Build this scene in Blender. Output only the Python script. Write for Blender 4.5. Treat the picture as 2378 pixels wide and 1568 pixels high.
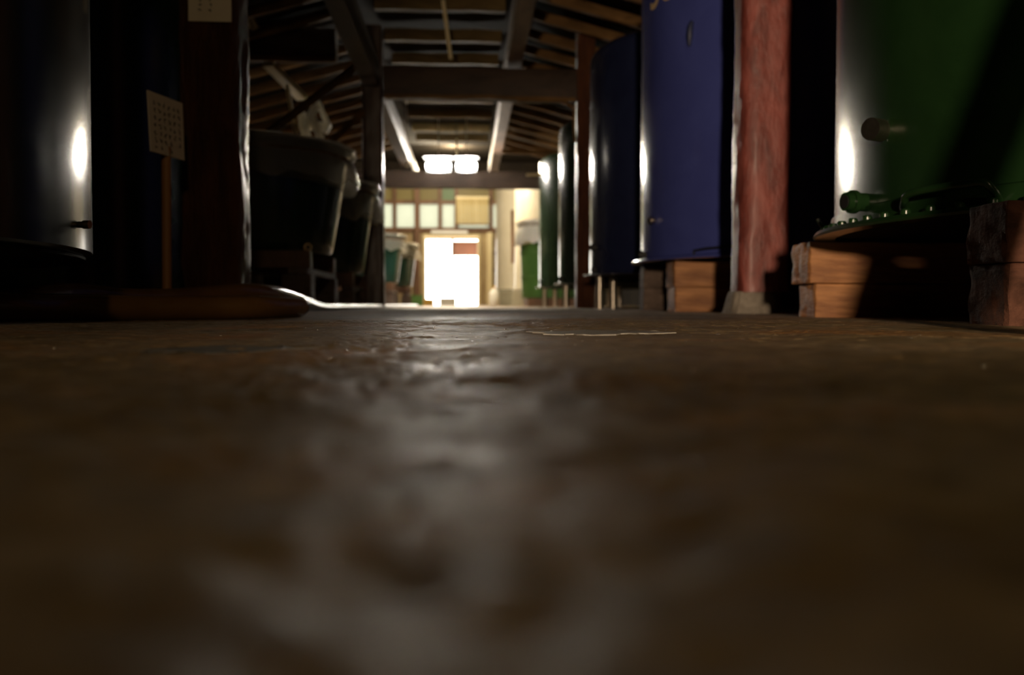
import bpy, bmesh, math, random
import numpy as np
from mathutils import Vector, Matrix, noise
random.seed(7)
for o in list(bpy.data.objects): bpy.data.objects.remove(o)
S = bpy.context.scene
COL = S.collection
PI = math.pi
# ------------------------------------------------------------ camera
F = 35/36*2378
YAW = math.atan(104/F); PITCH = math.atan(78/F)
CAMZ = 0.04
cd = bpy.data.cameras.new('camera'); cam = bpy.data.objects.new('camera', cd); COL.objects.link(cam)
cd.lens = 35; cd.sensor_width = 36; cd.clip_start = 0.01; cd.clip_end = 200
cam.location = (0, 0, CAMZ); cam.rotation_euler = (PI/2-PITCH, 0, -YAW)
cd.dof.use_dof = True; cd.dof.focus_distance = 1.5; cd.dof.aperture_fstop = 4.5
S.camera = cam
RM = cam.rotation_euler.to_matrix()
def ray(px, py): return RM @ Vector(((px-1189)/F, (784-py)/F, -1))
def at(px, py, Y):
    d = ray(px, py); return Vector((0, 0, CAMZ)) + d*(Y/d.y)
def hit(px, py, cx, cy, R):
    d = ray(px, py); o = Vector((-cx, -cy)); v = Vector((d.x, d.y))
    a = v.dot(v); b = 2*o.dot(v); c = o.dot(o)-R*R; q = b*b-4*a*c
    t = (-b-math.sqrt(max(q, 0)))/(2*a)
    p = Vector((0, 0, CAMZ))+d*t
    return p, Vector((p.x-cx, p.y-cy, 0)).normalized()
# ------------------------------------------------------------ world, view and daylight
S.view_settings.view_transform = 'Standard'; S.view_settings.look = 'None'
S.view_settings.exposure = 0; S.view_settings.gamma = 1; S.view_settings.use_curve_mapping = False
w = bpy.data.worlds.new('sky'); S.world = w; w.use_nodes = True
wb = w.node_tree.nodes['Background']; wb.inputs[0].default_value = (1, .94, .82, 1); wb.inputs[1].default_value = 12.0
def portal(name, c, sx, sz):
    l = bpy.data.lights.new(name, 'AREA'); l.shape = 'RECTANGLE'; l.size = sx; l.size_y = sz; l.cycles.is_portal = True
    o = bpy.data.objects.new(name, l); COL.objects.link(o); o.location = c; o.rotation_euler = (-PI/2, 0, 0)
portal('door_portal', (-.44, 28.2, 1.0), 1.6, 2.05)
portal('window_portal', (-.9, 28.2, 2.7), 4.6, 1.3)
# the work lamp that stands on the floor behind the camera
def lamp(name, typ, loc, power, col, size, target=None, cone=60, blend=.6):
    l = bpy.data.lights.new(name, typ); l.energy = power; l.color = col; l.shadow_soft_size = size
    o = bpy.data.objects.new(name, l); COL.objects.link(o); o.location = loc
    if typ == 'SPOT':
        l.spot_size = math.radians(cone); l.spot_blend = blend
        o.rotation_euler = (Vector(target)-Vector(loc)).to_track_quat('-Z', 'Y').to_euler()
    return o
lamp('work_lamp', 'SPOT', (-.44, -4.0, .55), 1300, (1, .76, .52), .10, (2.0, 3.7, 1.3), 46, 1.0)
lamp('left_wing_bulb_light', 'POINT', tuple(at(648, 318, 10.0)), 6, (1, .9, .75), .03)
lamp('far_room_light', 'POINT', (-.52, 18, 2.52), 380, (1, .82, .56), .12)
lamp('far_wall_fill_light', 'POINT', (-.3, 25.2, 3.75), 420, (1, .84, .58), .12)  # unseen light added to brighten the far wall and blind
lamp('rear_fill_light', 'POINT', (.5, -3.0, 2.1), 60, (1, .74, .42), .1)  # added fill light for the ceiling and left side, no real fitting
# ------------------------------------------------------------ materials
def M(name, base=(.5, .5, .5), rough=.5, metal=0, spec=.5, coat=0, scale=0, c2=None, stretch=(1, 1, 1), bump=0, bscale=20, rvar=0, detail=6, trans=0, emis=None, es=0, ramp=(.35, .7), bdist=.01, coatr=.1, dots=None):
    m = bpy.data.materials.new(name); m.use_nodes = True; nt = m.node_tree; N = nt.nodes; L = nt.links
    b = N['Principled BSDF']; b.inputs['Base Color'].default_value = (*base, 1); b.inputs['Roughness'].default_value = rough
    b.inputs['Metallic'].default_value = metal; b.inputs['Specular IOR Level'].default_value = spec
    b.inputs['Coat Weight'].default_value = coat; b.inputs['Coat Roughness'].default_value = coatr
    tc = N.new('ShaderNodeTexCoord'); mp = N.new('ShaderNodeMapping'); mp.inputs['Scale'].default_value = stretch
    L.new(tc.outputs['Object'], mp.inputs[0])
    if c2:
        n = N.new('ShaderNodeTexNoise'); n.inputs['Scale'].default_value = scale; n.inputs['Detail'].default_value = detail; n.inputs['Roughness'].default_value = .65
        n.inputs['Distortion'].default_value = .6
        L.new(mp.outputs[0], n.inputs['Vector'])
        r = N.new('ShaderNodeValToRGB'); r.color_ramp.elements[0].position = ramp[0]; r.color_ramp.elements[1].position = ramp[1]
        r.color_ramp.elements[0].color = (*base, 1); r.color_ramp.elements[1].color = (*c2, 1)
        L.new(n.outputs[0], r.inputs[0]); L.new(r.outputs[0], b.inputs['Base Color'])
        if rvar:
            mr = N.new('ShaderNodeMapRange'); mr.inputs[3].default_value = rough-rvar; mr.inputs[4].default_value = rough+rvar
            L.new(n.outputs[0], mr.inputs[0]); L.new(mr.outputs[0], b.inputs['Roughness'])
    if bump:
        n2 = N.new('ShaderNodeTexNoise'); n2.inputs['Scale'].default_value = bscale; n2.inputs['Detail'].default_value = 8; n2.inputs['Roughness'].default_value = .6
        L.new(mp.outputs[0], n2.inputs['Vector'])
        bp = N.new('ShaderNodeBump'); bp.inputs['Strength'].default_value = bump; bp.inputs['Distance'].default_value = bdist
        L.new(n2.outputs[0], bp.inputs['Height']); L.new(bp.outputs[0], b.inputs['Normal'])
    if trans:
        t = N.new('ShaderNodeBsdfTranslucent'); t.inputs[0].default_value = (*base, 1); mx = N.new('ShaderNodeMixShader'); mx.inputs[0].default_value = trans
        L.new(b.outputs[0], mx.inputs[1]); L.new(t.outputs[0], mx.inputs[2]); L.new(mx.outputs[0], N['Material Output'].inputs[0])
    if emis:
        b.inputs['Emission Color'].default_value = (*emis, 1); b.inputs['Emission Strength'].default_value = es
    return m
red_wood = M('red_stained_wood', (.09, .013, .009), .45, scale=13, c2=(.36, .095, .075), stretch=(1, 1, .35), bump=.8, bscale=40, rvar=.14, ramp=(.3, .66), bdist=.012, coat=.15, coatr=.3)
dark_wood = M('smoke_dark_wood', (.030, .014, .008), .45, scale=12, c2=(.075, .036, .02), stretch=(1, 1, .2), bump=.5, bscale=22, rvar=.1, coat=.15, coatr=.3)
brown_post = M('brown_post_wood', (.055, .016, .004), .38, scale=16, c2=(.14, .045, .012), stretch=(1, 1, .22), bump=1, bscale=60, rvar=.16, bdist=.03, coat=0, spec=.4)
beam_wood = M('old_beam_wood', (.028, .017, .011), .65, scale=7, c2=(.075, .047, .032), stretch=(.3, .3, 1), bump=.5, bscale=14, rvar=.1, spec=.3)
purlin_wood = M('brown_purlin_wood', (.09, .055, .036), .6, scale=7, c2=(.19, .12, .08), stretch=(1, .3, 1), bump=.5, bscale=14, spec=.3)
joist_wood = M('joist_wood', (.09, .06, .022), .8, spec=.15, scale=6, c2=(.17, .115, .045), stretch=(.3, 1, 1), bump=.4, bscale=14)
rafter_wood = M('rafter_wood', (.085, .045, .016), .8, spec=.15, scale=6, c2=(.22, .12, .045), stretch=(.4, 1, 1), bump=.4, bscale=14)
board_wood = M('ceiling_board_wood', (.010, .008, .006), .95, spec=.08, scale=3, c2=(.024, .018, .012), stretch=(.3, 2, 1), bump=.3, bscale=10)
block_wood = M('orange_block_wood', (.18, .065, .025), .6, scale=5, c2=(.56, .26, .10), stretch=(.6, 1, 4), bump=.6, bscale=12, ramp=(.3, .65))
grey_wood = M('weathered_block_wood', (.085, .055, .04), .75, scale=9, c2=(.19, .13, .10), stretch=(1, 1, 2), bump=.9, bscale=18, bdist=.015)
redblock = M('reddish_block_wood', (.055, .026, .017), .85, scale=11, c2=(.20, .088, .058), stretch=(1, 1, 1.5), bump=.6, bscale=30, bdist=.012, spec=.12)
post_wood = M('sign_post_wood', (.30, .12, .03), .6, scale=8, c2=(.42, .2, .06), stretch=(1, 1, .2))
stone = M('footing_stone', (.20, .165, .13), .85, scale=14, c2=(.42, .36, .29), bump=1, bscale=45, bdist=.012)
paper = M('aged_paper', (.74, .64, .48), .8, scale=10, c2=(.80, .70, .54))
ink = M('faded_ink', (.13, .10, .08), .9)
def paint(name, c, c2, rough=.22): return M(name, c, rough, scale=3, c2=c2, bump=.06, bscale=4, rvar=.03, bdist=.01)
green_paint = paint('green_tank_paint', (.010, .030, .009), (.014, .042, .012), .23)
black_green = M('blackish_green_paint', (.007, .012, .008), .17, spec=.14, scale=3, c2=(.012, .020, .013), bump=.05, bscale=4)
deep_green = paint('deep_green_paint', (.012, .024, .016), (.02, .04, .025), .18)
olive_green = paint('olive_green_paint', (.02, .04, .018), (.035, .06, .026), .18)
teal_green = paint('teal_green_paint', (.014, .045, .035), (.022, .065, .05), .2)
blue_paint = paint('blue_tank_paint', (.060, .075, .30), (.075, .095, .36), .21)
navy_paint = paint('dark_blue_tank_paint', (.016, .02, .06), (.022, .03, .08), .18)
bright_green = M('bright_green_plastic', (.05, .12, .025), .4, scale=4, c2=(.07, .16, .035))
cream_paint = M('cream_tank_paint', (.75, .70, .55), .35, scale=3, c2=(.85, .8, .66), coat=.3)
steel = M('dull_steel', (.45, .40, .34), .32, metal=1, scale=30, c2=(.6, .54, .46), bump=.2, bscale=60)
brass = M('aged_brass', (.38, .27, .15), .35, metal=1)
dark_metal = M('dark_lamp_metal', (.03, .03, .03), .6, metal=.5)
black_matte = M('shaded_underside_black', (.006, .005, .004), .95, spec=.1)  # near black puts the shade beneath the tanks into the colour
black_rub = M('black_rubber', (.01, .01, .01), .6)
hose_mat = M('brown_hose_rubber', (.14, .065, .018), .24, scale=6, c2=(.19, .095, .028), coat=0, spec=.4)
sheet = M('plastic_sheet', (.80, .76, .68), .35, trans=.45, bump=.3, bscale=18)
white_cloth = M('white_cloth', (.85, .82, .72), .8, trans=.3, bump=.5, bscale=12)
digit = M('tan_number_paint', (.62, .46, .27), .5)
white_enamel = M('white_enamel', (.85, .85, .82), .4)
tube_em = M('fluorescent_tube', (1, 1, 1), .3, emis=(1, .93, .80), es=340)
pane_light = M('frosted_pane', (.42, .44, .40), .5, trans=.7)
pane_olive = M('olive_pane', (.20, .17, .09), .5, trans=.6)
pane_green = M('green_pane', (.16, .20, .13), .5, trans=.6)
blind_mat = M('yellow_slat_blind', (.55, .42, .16), .6, scale=3, c2=(.85, .72, .38), stretch=(9, 1, .1), detail=2, trans=.35)
frame_wood = M('far_frame_wood', (.10, .045, .02), .6, scale=5, c2=(.20, .10, .05), stretch=(1, 1, .3))
far_wall_m = M('far_wall_boards', (.26, .18, .09), .7, scale=4, c2=(.46, .36, .19), stretch=(3, 1, .5), bump=.4, bscale=8)
pale_wood = M('pale_wood', (.72, .60, .34), .6, scale=5, c2=(.82, .72, .46), stretch=(1, 1, .2))
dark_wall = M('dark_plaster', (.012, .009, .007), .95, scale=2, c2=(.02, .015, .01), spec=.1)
rust_red = M('rust_red_boards', (.10, .035, .02), .7, scale=4, c2=(.16, .06, .03))
ground_m = M('pale_outdoor_concrete', (.55, .52, .46), .8, scale=4, c2=(.65, .62, .55))
white_pl = M('white_plastic', (.8, .8, .76), .35)
yellow_pl = M('yellow_plastic', (.75, .45, .06), .4)
orange_w = M('orange_brown_wood', (.36, .14, .04), .55, scale=6, c2=(.48, .22, .07), stretch=(1, 1, .2))
grey_pl = M('grey_concrete_block', (.30, .28, .20), .8, scale=8, c2=(.42, .40, .30))
def clear_sheet():
    m = bpy.data.materials.new('clear_plastic_sheet'); m.use_nodes = True; N = m.node_tree.nodes; L = m.node_tree.links
    b = N['Principled BSDF']; b.inputs['Base Color'].default_value = (.75, .70, .6, 1); b.inputs['Roughness'].default_value = .25
    n = N.new('ShaderNodeTexNoise'); n.inputs['Scale'].default_value = 14; n.inputs['Detail'].default_value = 6
    tc = N.new('ShaderNodeTexCoord'); L.new(tc.outputs['Object'], n.inputs['Vector'])
    bp = N.new('ShaderNodeBump'); bp.inputs['Strength'].default_value = .5; bp.inputs['Distance'].default_value = .03
    L.new(n.outputs[0], bp.inputs['Height']); L.new(bp.outputs[0], b.inputs['Normal'])
    t = N.new('ShaderNodeBsdfTransparent'); t.inputs[0].default_value = (.9, .88, .82, 1); l = N.new('ShaderNodeBsdfTranslucent'); l.inputs[0].default_value = (.8, .75, .65, 1)
    a = N.new('ShaderNodeMixShader'); a.inputs[0].default_value = .5; c = N.new('ShaderNodeMixShader'); c.inputs[0].default_value = .35
    L.new(b.outputs[0], a.inputs[1]); L.new(l.outputs[0], a.inputs[2]); L.new(t.outputs[0], c.inputs[1]); L.new(a.outputs[0], c.inputs[2]); L.new(c.outputs[0], N['Material Output'].inputs[0])
    return m
sheet = clear_sheet()
# floor: worn dark concrete, brown stains, polished streaks
def floor_mat():
    m = bpy.data.materials.new('worn_concrete_floor'); m.use_nodes = True; N = m.node_tree.nodes; L = m.node_tree.links; b = N['Principled BSDF']
    tc = N.new('ShaderNodeTexCoord')
    def nz(s, d=6, dist=0, st=(1, 1, 1)):
        mp = N.new('ShaderNodeMapping'); mp.inputs['Scale'].default_value = st; L.new(tc.outputs['Object'], mp.inputs[0])
        n = N.new('ShaderNodeTexNoise'); n.inputs['Scale'].default_value = s; n.inputs['Detail'].default_value = d; n.inputs['Distortion'].default_value = dist
        n.inputs['Roughness'].default_value = .62; L.new(mp.outputs[0], n.inputs['Vector']); return n
    def ramp(n, stops):
        r = N.new('ShaderNodeValToRGB'); e = r.color_ramp.elements
        e[0].position, e[0].color = stops[0][0], (*stops[0][1], 1); e[1].position, e[1].color = stops[-1][0], (*stops[-1][1], 1)
        for p, c in stops[1:-1]:
            x = e.new(p); x.color = (*c, 1)
        L.new(n.outputs[0], r.inputs[0]); return r
    big = ramp(nz(2.6, 4, .8), [(.32, (.20, .125, .045)), (.5, (.36, .26, .15)), (.68, (.44, .22, .08))])
    fine = ramp(nz(38, 8, .3), [(.3, (.45, .45, .45)), (.55, (.9, .9, .9)), (.75, (1.5, 1.5, 1.5))])
    mx = N.new('ShaderNodeMixRGB'); mx.blend_type = 'MULTIPLY'; mx.inputs[0].default_value = 1
    L.new(big.outputs[0], mx.inputs[1]); L.new(fine.outputs[0], mx.inputs[2]); L.new(mx.outputs[0], b.inputs['Base Color'])
    rr = N.new('ShaderNodeMapRange'); rn = nz(9, 6, .5); L.new(rn.outputs[0], rr.inputs[0])
    rr.inputs[1].default_value = .3; rr.inputs[2].default_value = .7; rr.inputs[3].default_value = .40; rr.inputs[4].default_value = .68
    sx = N.new('ShaderNodeSeparateXYZ'); L.new(tc.outputs['Object'], sx.inputs[0])
    dr = N.new('ShaderNodeValToRGB'); mr = N.new('ShaderNodeMapRange'); mr.inputs[1].default_value = 0; mr.inputs[2].default_value = 20
    L.new(sx.outputs[1], mr.inputs[0]); L.new(mr.outputs[0], dr.inputs[0]); e = dr.color_ramp.elements      # a dry dusty stretch of floor
    e[0].position = .13; e[0].color = (0, 0, 0, 1); e[1].position = .50; e[1].color = (0, 0, 0, 1)
    for p in (.18, .42): x = e.new(p); x.color = (1, 1, 1, 1)
    ad = N.new('ShaderNodeMath'); ad.operation = 'MULTIPLY_ADD'; ad.inputs[1].default_value = .35; L.new(dr.outputs[0], ad.inputs[0]); L.new(rr.outputs[0], ad.inputs[2])
    L.new(ad.outputs[0], b.inputs['Roughness']); b.inputs['Specular IOR Level'].default_value = .30; b.inputs['Specular Tint'].default_value = (1, .84, .60, 1)
    prev = None
    for s, st, d in ((120, .4, .001), (600, .5, .0005)):
        bp = N.new('ShaderNodeBump'); bp.inputs['Strength'].default_value = st; bp.inputs['Distance'].default_value = d
        L.new(nz(s, 5).outputs[0], bp.inputs['Height'])
        if prev: L.new(prev.outputs[0], bp.inputs['Normal'])
        prev = bp
    L.new(prev.outputs[0], b.inputs['Normal'])
    return m
floor_m = floor_mat()
# ------------------------------------------------------------ builders
class MB:
    def __init__(s): s.v = []; s.f = []
    def add(s, vs, fs):
        k = len(s.v); s.v += [Vector(v) for v in vs]; s.f += [tuple(i+k for i in f) for f in fs]; return s
    def box(s, x0, x1, y0, y1, z0, z1):
        return s.add([(x0,y0,z0),(x1,y0,z0),(x1,y1,z0),(x0,y1,z0),(x0,y0,z1),(x1,y0,z1),(x1,y1,z1),(x0,y1,z1)],
                     [(0,3,2,1),(4,5,6,7),(0,1,5,4),(1,2,6,5),(2,3,7,6),(3,0,4,7)])
    def bar(s, a, b, w, h, up=(0,0,1)):
        a = Vector(a); b = Vector(b); d = (b-a).normalized(); r = d.cross(Vector(up))
        if r.length < 1e-4: r = Vector((1,0,0))
        r.normalize(); u = r.cross(d)
        vs = [p+r*(i*w/2)+u*(j*h/2) for p in (a, b) for i, j in ((-1,-1),(1,-1),(1,1),(-1,1))]
        return s.add(vs, [(0,1,2,3),(7,6,5,4),(0,4,5,1),(1,5,6,2),(2,6,7,3),(3,7,4,0)])
    def tube(s, pts, r, n=14, cap=True):
        pts = [Vector(p) for p in pts]; rs = r if isinstance(r, (list, tuple)) else [r]*len(pts)
        ref = None; rings = []
        for i, p in enumerate(pts):
            d = (pts[min(i+1, len(pts)-1)]-pts[max(i-1, 0)]).normalized()
            if ref is None: ref = d.cross(Vector((0,0,1)) if abs(d.z) < .9 else Vector((1,0,0))).normalized()
            ref = (ref-d*ref.dot(d)).normalized(); u = d.cross(ref)
            rings.append([p+(ref*math.cos(2*PI*k/n)+u*math.sin(2*PI*k/n))*rs[i] for k in range(n)])
        vs = [v for g in rings for v in g]; fs = []
        for i in range(len(pts)-1):
            for k in range(n): fs.append((i*n+k, i*n+(k+1)%n, (i+1)*n+(k+1)%n, (i+1)*n+k))
        if cap: fs += [tuple(range(n-1, -1, -1)), tuple((len(pts)-1)*n+k for k in range(n))]
        return s.add(vs, fs)
    def lathe(s, cx, cy, prof, n=96, fn=None):
        vs = []; fs = []
        for i, (r, z) in enumerate(prof):
            for k in range(n):
                a = 2*PI*k/n; rr, zz = (r, z) if fn is None else fn(i, a, r, z)
                vs.append((cx+rr*math.cos(a), cy+rr*math.sin(a), zz))
        for i in range(len(prof)-1):
            for k in range(n): fs.append((i*n+k, i*n+(k+1)%n, (i+1)*n+(k+1)%n, (i+1)*n+k))
        if prof[0][0] > 1e-4: fs.append(tuple(range(n-1, -1, -1)))
        if prof[-1][0] > 1e-4: fs.append(tuple((len(prof)-1)*n+k for k in range(n)))
        return s.add(vs, fs)
    def ball(s, c, r, n=12):
        c = Vector(c); vs = []; fs = []
        for i in range(n+1):
            t = PI*i/n
            for k in range(n): a = 2*PI*k/n; vs.append(c+Vector((math.sin(t)*math.cos(a), math.sin(t)*math.sin(a), math.cos(t)))*r)
        for i in range(n):
            for k in range(n): fs.append((i*n+k, (i+1)*n+k, (i+1)*n+(k+1)%n, i*n+(k+1)%n))
        return s.add(vs, fs)
    def build(s, name, mat, parent=None, loc=None, smooth=False, bevel=0):
        me = bpy.data.meshes.new(name)
        if parent is not None: org = gloc(parent)
        elif loc is not None: org = Vector(loc)
        else:
            xs = [v.x for v in s.v]; ys = [v.y for v in s.v]; zs = [v.z for v in s.v]
            org = Vector(((min(xs)+max(xs))/2, (min(ys)+max(ys))/2, min(zs)))
        me.from_pydata([v-org for v in s.v], [], s.f); me.validate()
        bm = bmesh.new(); bm.from_mesh(me); bmesh.ops.recalc_face_normals(bm, faces=bm.faces); bm.to_mesh(me); bm.free()
        me.materials.append(mat)
        o = bpy.data.objects.new(name, me); COL.objects.link(o)
        if parent is not None: o.parent = parent
        else: o.location = org
        if smooth:
            me.polygons.foreach_set('use_smooth', [True]*len(me.polygons)); me.update()
            md = o.modifiers.new('edge', 'EDGE_SPLIT'); md.split_angle = math.radians(35)
        if bevel:
            md = o.modifiers.new('bevel', 'BEVEL'); md.width = bevel; md.segments = 2; md.limit_method = 'ANGLE'
        return o
def gloc(o):
    v = Vector(o.location)
    while o.parent: o = o.parent; v += o.location
    return v
def tag(o, label=None, cat=None, group=None, kind=None):
    if label: o['label'] = label
    if cat: o['category'] = cat
    if group: o['group'] = group
    if kind: o['kind'] = kind
    return o
def thing(name, loc, label, cat, group=None):
    o = bpy.data.objects.new(name, None); COL.objects.link(o); o.location = loc; o.empty_display_size = .1
    return tag(o, label, cat, group)
def struct(mb, name, mat, label=None, **k):
    o = mb.build(name, mat, **k); o['kind'] = 'structure'
    if label: o['label'] = label
    return o
def copy_tree(o, delta, parent=None):
    c = o.copy(); COL.objects.link(c)
    if parent is None: c.location = o.location+Vector(delta)
    else: c.parent = parent
    for ch in list(o.children): copy_tree(ch, delta, c)
    return c
def spline(P, n=12):
    P = [Vector(p) for p in P]; out = []
    for i in range(len(P)-1):
        a = P[max(i-1, 0)]; b = P[i]; c = P[i+1]; d = P[min(i+2, len(P)-1)]
        for k in range(n):
            t = k/n
            out.append(.5*((2*b)+(c-a)*t+(2*a-5*b+4*c-d)*t*t+(3*b-a-3*c+d)*t**3))
    out.append(P[-1]); return out
# ------------------------------------------------------------ the room
RNG = np.random.RandomState(5); LAT = RNG.rand(512, 512).astype(np.float32)*2-1
def vn(x, y, sx, sy, off=0):                                     # smooth lattice noise
    x = x*sx+off*17.3+200; y = y*sy+off*9.1+200; ix = np.floor(x).astype(int); iy = np.floor(y).astype(int)
    u = x-ix; v = y-iy; u = u*u*(3-2*u); v = v*v*(3-2*v)
    g = lambda a, b: LAT[a % 512, b % 512]
    return (g(ix, iy)*(1-u)+g(ix+1, iy)*u)*(1-v)+(g(ix, iy+1)*(1-u)+g(ix+1, iy+1)*u)*v
def fzn(x, y):
    r = np.hypot(x, y); near = np.clip((r-.12)/.4, 0, 1)
    z = .0040*vn(x, y, 1.6, 1.1, 1)+.0014*vn(x, y, 5, 4, 2)+.006*np.exp(-((y-3.6)/1.5)**2)
    z = z*near
    fade = np.clip((3.2-y)/1.0, 0, 1)
    m = vn(x, y, 5.5, 3.2, 3)+.5*vn(x, y, 16, 10, 4)+.3*vn(x, y, 55, 40, 5)+.15*vn(x, y, 150, 120, 6)
    film = np.clip((m-.32)/.03, 0, 1)                              # a thin worn top layer that has flaked away in places
    z = z+.0011*film*fade
    z = z+fade*(.0007*vn(x, y, 24, 20, 7)+.0008*vn(x, y, 66, 60, 8)+.00075*vn(x, y, 150, 140, 9)+.0005*np.maximum(vn(x, y, 390, 390, 10), 0))*(.55+.6*np.clip(vn(x, y, 3, 2, 12)+.5, 0, 1))
    for px, py_, rr, dd in ((-.004, .285, .0065, .004), (.046, .225, .006, .0035), (.30, .36, .012, .003), (-.16, .5, .01, .002)):
        z = z-.6*dd*np.exp(-(((x-px)/rr)**2+((y-py_)/rr)**2))
    return z
def fz(x, y): return float(fzn(np.array([x], float), np.array([y], float))[0])
def fine_axis(f0, f1, st, end0, end1, grow):
    a = list(np.arange(f0, f1, st)); d = st; x = a[-1]; up = []
    while x < end1: d = min(d*grow, .45); x += d; up.append(min(x, end1))
    d = st; x = a[0]; dn = []
    while x > end0: d = min(d*grow, .45); x -= d; dn.append(max(x, end0))
    return np.array(dn[::-1]+a+up)
xs = fine_axis(-.75, .95, .0026, -3.72, 3.72, 1.12); ys = fine_axis(.06, 2.3, .0028, -6.1, 28.15, 1.035)
nx = len(xs); ny = len(ys); X_, Y_ = np.meshgrid(xs, ys); Z_ = fzn(X_, Y_)
co = np.stack([X_, Y_, Z_], -1).reshape(-1, 3).astype(np.float32)
ii = (np.arange(ny-1)[:, None]*nx+np.arange(nx-1)[None, :]).reshape(-1)
fc = np.stack([ii, ii+1, ii+nx+1, ii+nx], -1).astype(np.int32)
me = bpy.data.meshes.new('floor'); me.vertices.add(len(co)); me.vertices.foreach_set('co', co.ravel())
me.loops.add(fc.size); me.loops.foreach_set('vertex_index', fc.ravel()); me.polygons.add(len(fc))
me.polygons.foreach_set('loop_start', np.arange(0, fc.size, 4, dtype=np.int32)); me.polygons.foreach_set('loop_total', np.full(len(fc), 4, np.int32))
me.update(calc_edges=True); me.validate(); me.polygons.foreach_set('use_smooth', np.ones(len(fc), bool)); me.materials.append(floor_m)
o = bpy.data.objects.new('floor', me); COL.objects.link(o); o['kind'] = 'structure'
struct(MB().box(-3.8, -3.6, -6, 28.2, -.02, 4.2), 'wall_left', dark_wall)
struct(MB().box(3.6, 3.8, -6, 28.2, -.02, 4.2), 'wall_right', dark_wall)
struct(MB().box(-3.8, 3.8, -6.2, -6, -.02, 4.2), 'wall_near', dark_wall)
# flat loft ceiling over the aisle, slopes over the wings, high roof at the far end
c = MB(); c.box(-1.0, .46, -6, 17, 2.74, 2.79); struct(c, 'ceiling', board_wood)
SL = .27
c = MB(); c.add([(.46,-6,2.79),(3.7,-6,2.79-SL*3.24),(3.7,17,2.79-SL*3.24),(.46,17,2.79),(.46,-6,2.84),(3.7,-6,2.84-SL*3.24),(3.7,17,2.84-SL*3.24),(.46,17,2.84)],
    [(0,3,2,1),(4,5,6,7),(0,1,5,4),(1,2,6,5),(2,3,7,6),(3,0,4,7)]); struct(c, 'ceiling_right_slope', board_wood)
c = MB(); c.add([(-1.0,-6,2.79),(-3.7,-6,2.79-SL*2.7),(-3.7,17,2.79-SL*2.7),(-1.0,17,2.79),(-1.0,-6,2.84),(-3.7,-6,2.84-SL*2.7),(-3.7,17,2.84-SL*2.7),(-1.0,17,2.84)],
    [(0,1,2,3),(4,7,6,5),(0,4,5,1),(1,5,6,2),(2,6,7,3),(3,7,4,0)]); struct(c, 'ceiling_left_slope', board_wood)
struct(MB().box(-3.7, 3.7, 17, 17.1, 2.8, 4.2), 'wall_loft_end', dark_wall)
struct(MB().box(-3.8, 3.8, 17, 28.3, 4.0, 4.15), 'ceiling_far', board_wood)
# far wall with door opening and window band
D0, D1, DT = -1.21, .33, 1.98
b = MB(); b.box(-3.7, D0, 28, 28.15, 0, 2.05); b.box(D1, 3.7, 28, 28.15, 0, 2.05); b.box(D0, D1, 28, 28.15, DT, 2.05)
b.box(1.5, 3.7, 28, 28.15, 2.05, 3.35); b.box(-3.7, -3.2, 28, 28.15, 2.05, 3.35)
struct(b, 'wall_far', far_wall_m)
struct(MB().box(-3.7, 3.7, 27.95, 28.15, 3.35, 4.1), 'wall_far_gable', dark_wall)  # dark colour stands in for shade on the wall above the windows
b = MB(); b.box(-3.2, 1.5, 27.93, 28.06, 2.05, 2.17); b.box(-3.2, 1.5, 27.93, 28.06, 3.28, 3.35); b.box(-3.2, 1.5, 27.93, 28.06, 2.83, 2.93)
struct(b, 'trim_1', frame_wood, 'dark window rails on the far wall')
mull = [-3.2, -2.62, -2.02, -1.37, -.75, -.30, .67, 1.02, 1.5]
for i in range(len(mull)-1):
    a, e = mull[i], mull[i+1]
    fr = struct(MB().box(a-.05, a+.05, 27.92, 28.07, 2.17, 3.28), 'window_%d' % (i+1), frame_wood)
    MB().box(a+.05, e-.05, 28.02, 28.03, 2.17, 2.83).build('pane', pane_light, fr)
    MB().box(a+.05, e-.05, 28.02, 28.03, 2.93, 3.28).build('upper_pane', pane_green if i == 4 else pane_olive, fr)
d = struct(MB().box(D0-.02, D0+.06, 27.9, 28.1, 0, DT).box(D1-.04, D1+.03, 27.9, 28.1, 0, DT).box(D0+.06, D1-.04, 27.9, 28.1, DT-.07, DT), 'door_1', pale_wood)
MB().box(-1.0, .02, 27.84, 27.9, 2.0, 2.08).build('door_rail_cover', white_enamel, d)
struct(MB().box(.55, .70, 27.84, 27.99, 0, 2.03), 'trim_2', pale_wood, 'pale vertical post on the far wall right of the bright doorway')
struct(MB().box(-1.46, -1.32, 27.84, 27.98, 0, 3.28), 'trim_3', frame_wood, 'brown vertical post on the far wall left of the bright doorway')
b = MB()
for z in (.45, .95, 1.45): b.box(.72, 1.6, 27.9, 27.985, z, z+.06)
struct(b, 'trim_4', frame_wood, 'dark rails across the board wall right of the doorway')
# outside
struct(MB().box(-9, 9, 28.16, 44, -.06, -.01), 'ground_outside', ground_m)
g = thing('eave', (-.1, 30.5, 1.4), 'rust red boarded eave hanging outside the top of the bright doorway', 'eave')
MB().box(-.48, .33, 30.4, 30.5, 1.50, 1.95).build('eave_board', rust_red, g)
MB().box(-.48, -.40, 30.35, 30.42, 1.42, 2.2).build('bracket', dark_wood, g)
MB().box(-1.6, .6, 30.3, 30.6, 2.0, 2.06).build('rail', frame_wood, g)
for x in (-1.6, .5): MB().box(x, x+.1, 30.4, 30.5, -.01, 2.0).build('support', frame_wood, g)
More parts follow.
